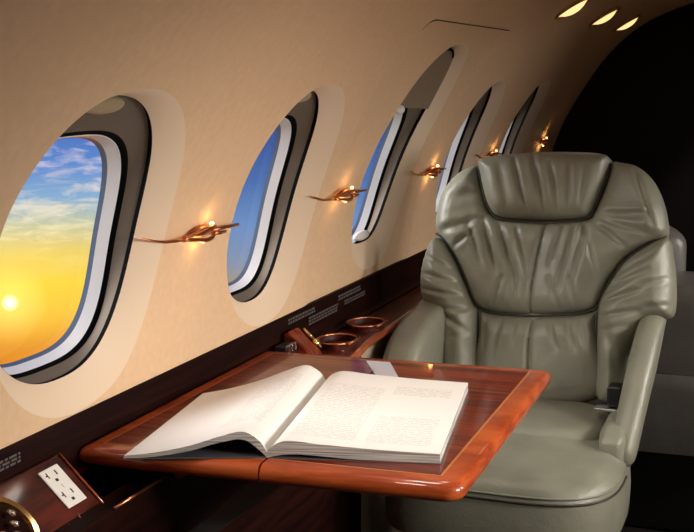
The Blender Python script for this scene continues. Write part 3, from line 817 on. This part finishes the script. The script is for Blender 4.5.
# seat cushion: rounded slab with a domed top and a drooping front lip
def cushion(nm, x0, x1, y0, y1, z0, z1, r, mat, parent, dome=.015, n=2.6, front=0.0, seed=0, m=84, wr=.002):
    V, Fc = [], []
    cx, cy, hx, hy = (x0+x1)/2, (y0+y1)/2, (x1-x0)/2, (y1-y0)/2
    rings = [(.0, 0), (.25, 0), (.5, 0), (.7, 0), (.84, 0), (.92, 0)]
    hts = []
    for t in (0.02, .15, .3, .45, .6, .75, .86, .93): hts.append((t, None))
    L = [(k, z1+dome*(1-k*k)) for k in (.02, .15, .3, .45, .6, .72, .82)]
    ks = 1-r/min(hx, hy)
    L = [(k*ks/.82, z) for k, z in L]
    for q in range(1, 8):
        a = PI/2*q/7; L.append((ks+(1-ks)*math.sin(a), z1+dome*(1-ks*ks)*(1-q/7)-r*(1-math.cos(a))))
    hside = z1-r-z0
    for q in range(1, 6): L.append((1+.012*math.sin(PI*q/5), z1-r-hside*q/5))
    for k, z in L:
        for i in range(m):
            th = 2*PI*i/m; p = sup(hx, hy, n, th)
            x, y = cx+p[0]*k, cy+p[1]*k
            zz = z-front*smooth(cy, y0, y)*(1 if z > z0+.02 else 0)+wr*noise.noise(Vector((x*12, y*12, seed)))*2
            V.append((x, y, zz))
    for j in range(len(L)-1):
        for i in range(m): Fc.append((j*m+i, j*m+(i+1) % m, (j+1)*m+(i+1) % m, (j+1)*m+i))
    Fc.append(tuple(range(m))); Fc.append(tuple(range((len(L)-1)*m, len(L)*m)))
    return autosm(recalc(mk(nm, V, Fc, mat, parent), 0), 70), (cx, cy, hx, hy, n)
sc_, par = cushion('seat_cushion', -.885, -.330, 2.50, 3.02, .30, .462, .050, M['leather'], ch, .016, 3.4, .012, 3)
for dz, k in ((.0, 1.004), (.012, .985)):
    pts = []
    for i in range(60):
        th = PI+PI*i/59; p = sup(par[2]*k, par[3]*k, par[4], th); pts.append((par[0]+p[0], par[1]+p[1], .405+dz+.010))
    tube('seat_piping', pts, .0028, M['piping'] if dz == 0 else M['leather'], sc_, 6)
cushion('seat_back_cushion', -.86, -.40, 2.80, 3.12, .40, .492, .030, M['leather'], ch, .010, 4, 0, 5)
cushion('side_cushion', -.405, -.335, 2.76, 3.10, .40, .515, .028, M['leather'], ch, .006, 4, 0, 6)
# armrests (profiles in y,z)
def arm(x0, x1, prof, lean, nm='armrest'):
    P = spline([Vector(p) for p in prof], 5); n = len(P)
    cy = sum(p.x for p in P)/n; cz = sum(p.y for p in P)/n
    V, Fc = [], []; w = (x1-x0); rr_ = .028; K = 7; lev = []
    for q in range(K): a = PI/2*q/(K-1); lev.append((rr_*(1-math.sin(a)), x0+rr_*(1-math.cos(a))))
    for q in range(K): a = PI/2*q/(K-1); lev.append((rr_*(1-math.cos(a)), x1-rr_*(1-math.sin(a))))
    nor = []
    for i in range(n):
        t = (P[(i+1) % n]-P[i-1]).normalized(); nn = Vector((t.y, -t.x))
        if nn.dot(P[i]-Vector((cy, cz))) < 0: nn = -nn
        nor.append(nn)
    for off, x in lev:
        for i in range(n): p = P[i]-nor[i]*off; V.append((x-lean*max(0, .74-p.y)+.0025*noise.noise(Vector((p.x*9, p.y*9, x*5))), p.x, p.y))
    for j in range(len(lev)-1):
        for i in range(n): Fc.append((j*n+i, j*n+(i+1) % n, (j+1)*n+(i+1) % n, (j+1)*n+i))
    Fc.append(tuple(range(n))); Fc.append(tuple(range((len(lev)-1)*n, len(lev)*n)))
    return autosm(recalc(mk(nm, V, Fc, M['leather'], ch), 0), 70)
arm(-.352, -.288, [(3.20, .742), (3.12, .740), (3.03, .712), (2.95, .650), (2.88, .580), (2.81, .500), (2.785, .455), (2.80, .420), (2.87, .425), (2.95, .475), (3.04, .545), (3.13, .63), (3.19, .70)], .10)
arm(-.958, -.862, [(3.20, .725), (3.06, .725), (2.94, .708), (2.84, .668), (2.775, .590), (2.755, .50), (2.77, .43), (2.82, .40), (3.0, .39), (3.22, .38), (3.25, .55)], 0)
box('recline_lever', (-.408, 2.95, .525), (-.372, 3.0, .580), M['black'], ch, .008)
box('lever_plate', (-.436, 2.94, .516), (-.376, 2.975, .523), M['steel'], ch, .002)
box('seat_base', (-.83, 2.66, .055), (-.38, 3.12, .305), M['leather2'], ch, .03)
box('floor_rail', (-.78, 2.72, 0), (-.43, 3.06, .058), M['black'], ch, .008)
adopt(ch)

# next seat, mostly hidden behind the first
c2 = thing('low_divan', 'grey leather divan end, mostly hidden behind the aisle side of the seat', 'seat', (-.40, 3.85, 0))
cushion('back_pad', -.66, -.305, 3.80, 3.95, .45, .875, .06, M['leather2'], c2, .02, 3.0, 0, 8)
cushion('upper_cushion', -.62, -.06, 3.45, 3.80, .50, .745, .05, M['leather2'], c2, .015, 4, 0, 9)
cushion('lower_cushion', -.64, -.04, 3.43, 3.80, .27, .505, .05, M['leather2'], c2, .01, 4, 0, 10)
box('plinth', (-.60, 3.52, 0), (-.08, 3.94, .28), M['black'], c2, .01)
adopt(c2)

# ------------------------------------------------------------------ sky outside
W = bpy.data.worlds.new('sky'); S.world = W; W.use_nodes = True; nt = W.node_tree
bg = nt.nodes['Background']
tc = N(nt, 'ShaderNodeTexCoord'); sp_ = N(nt, 'ShaderNodeSeparateXYZ'); nt.links.new(tc.outputs['Generated'], sp_.inputs[0])
sd = ray(10, 303).normalized()
az = Vector((sd.x, sd.y, 0)).normalized()
def vm(op, a, b):
    n = N(nt, 'ShaderNodeVectorMath', operation=op)
    for i, v in enumerate((a, b)):
        if isinstance(v, (tuple, Vector)): n.inputs[i].default_value = tuple(v)
        else: nt.links.new(v, n.inputs[i])
    return n
def mm(op, a, b, clamp=False):
    n = N(nt, 'ShaderNodeMath', operation=op); n.use_clamp = clamp
    for i, v in enumerate((a, b)):
        if isinstance(v, (int, float)): n.inputs[i].default_value = v
        else: nt.links.new(v, n.inputs[i])
    return n.outputs[0]
flat = vm('NORMALIZE', vm('MULTIPLY', tc.outputs['Generated'], (1, 1, 0)).outputs[0], (0, 0, 0))
caz = vm('DOT_PRODUCT', flat.outputs[0], az).outputs['Value']
aza = mm('ARCCOSINE', caz, 0)
el = mm('ADD', mm('MULTIPLY', sp_.outputs[2], 3.0), .8, True)      # z -.2667 -> 0, 0 -> .8
def lin(*c): return tuple((x/255/12.92 if x < 11 else ((x/255+.055)/1.055)**2.4) for x in c)
def ez(y):   # picture row of the horizon-based elevation -> ramp position
    return max(0, min(1, .8-3*math.sin(math.atan((y-73)/1215))))
near = ramp(nt, el, [(ez(385), lin(205, 105, 20)), (ez(345), lin(228, 146, 48)), (ez(312), lin(250, 195, 66)), (ez(280), lin(252, 214, 70)), (ez(248), lin(240, 212, 110)),
                     (ez(222), lin(205, 205, 165)), (ez(195), lin(140, 178, 212)), (ez(160), lin(95, 140, 208)), (ez(120), lin(70, 105, 185)), (1, lin(60, 90, 165))])
farr = ramp(nt, el, [(ez(320), lin(150, 120, 80)), (ez(292), lin(178, 150, 105)), (ez(280), lin(160, 150, 140)), (ez(262), lin(135, 150, 178)), (ez(225), lin(112, 145, 195)), (ez(180), lin(78, 112, 174)), (ez(130), lin(56, 82, 150)), (1, lin(40, 62, 140))])
# clouds: streaks flattened along the horizon
cmap = N(nt, 'ShaderNodeMapping'); cmap.inputs['Scale'].default_value = (30, 30, 125); nt.links.new(tc.outputs['Generated'], cmap.inputs[0])
cn = N(nt, 'ShaderNodeTexNoise', Scale=1.0, Detail=7.0, Roughness=.6, Distortion=.5); nt.links.new(cmap.outputs[0], cn.inputs['Vector'])
cf = ramp(nt, cn.outputs[0], [(.47, (0, 0, 0)), (.66, (1, 1, 1))])
hi = ramp(nt, el, [(ez(275), (0, 0, 0)), (ez(235), (.8, .8, .8)), (ez(150), (.85, .85, .85)), (1, (.6, .6, .6))])
cm = mm('MULTIPLY', cf.outputs[0], hi.outputs[0])
ccol = ramp(nt, el, [(ez(250), lin(255, 225, 130)), (ez(215), lin(245, 235, 200)), (ez(160), lin(205, 200, 222))])
mx1 = N(nt, 'ShaderNodeMix', data_type='RGBA'); nt.links.new(cm, mx1.inputs[0]); nt.links.new(near.outputs[0], mx1.inputs[6]); nt.links.new(ccol.outputs[0], mx1.inputs[7])
mixf = ramp(nt, mm('MULTIPLY', aza, 1.0), [(.085, (0, 0, 0)), (.17, (1, 1, 1))], 'EASE')
mx2 = N(nt, 'ShaderNodeMix', data_type='RGBA'); nt.links.new(mixf.outputs[0], mx2.inputs[0]); nt.links.new(mx1.outputs[2], mx2.inputs[6]); nt.links.new(farr.outputs[0], mx2.inputs[7])
# sun disc and glow
dv = vm('DISTANCE', vm('NORMALIZE', tc.outputs['Generated'], (0, 0, 0)).outputs[0], sd).outputs['Value']
g = ramp(nt, mm('MULTIPLY', dv, 8.0), [(0, (1.6, 1.5, 1.0)), (.035, (1.0, .95, .6)), (.055, (.35, .28, .09)), (.25, (.10, .065, .005)), (.6, (0, 0, 0))])
mx3 = N(nt, 'ShaderNodeMix', data_type='RGBA', blend_type='ADD'); mx3.inputs[0].default_value = 1
nt.links.new(mx2.outputs[2], mx3.inputs[6]); nt.links.new(g.outputs[0], mx3.inputs[7])
nt.links.new(mx3.outputs[2], bg.inputs[0]); bg.inputs[1].default_value = .86

# daylight slanting in through the near windows from behind the camera's left shoulder
sl = bpy.data.lights.new('daylight', 'SUN'); sl.energy = 8; sl.angle = rad(50); sl.color = (1, .985, .96)
so_ = bpy.data.objects.new('daylight', sl); COL.objects.link(so_); so_.location = (-3, 0, 3)
so_.rotation_euler = Vector((.74, .56, -.36)).to_track_quat('-Z', 'Y').to_euler()
S.view_settings.view_transform = 'Standard'; S.view_settings.look = 'None'; S.view_settings.exposure = .25; S.view_settings.gamma = 1
S.view_settings.use_curve_mapping = False
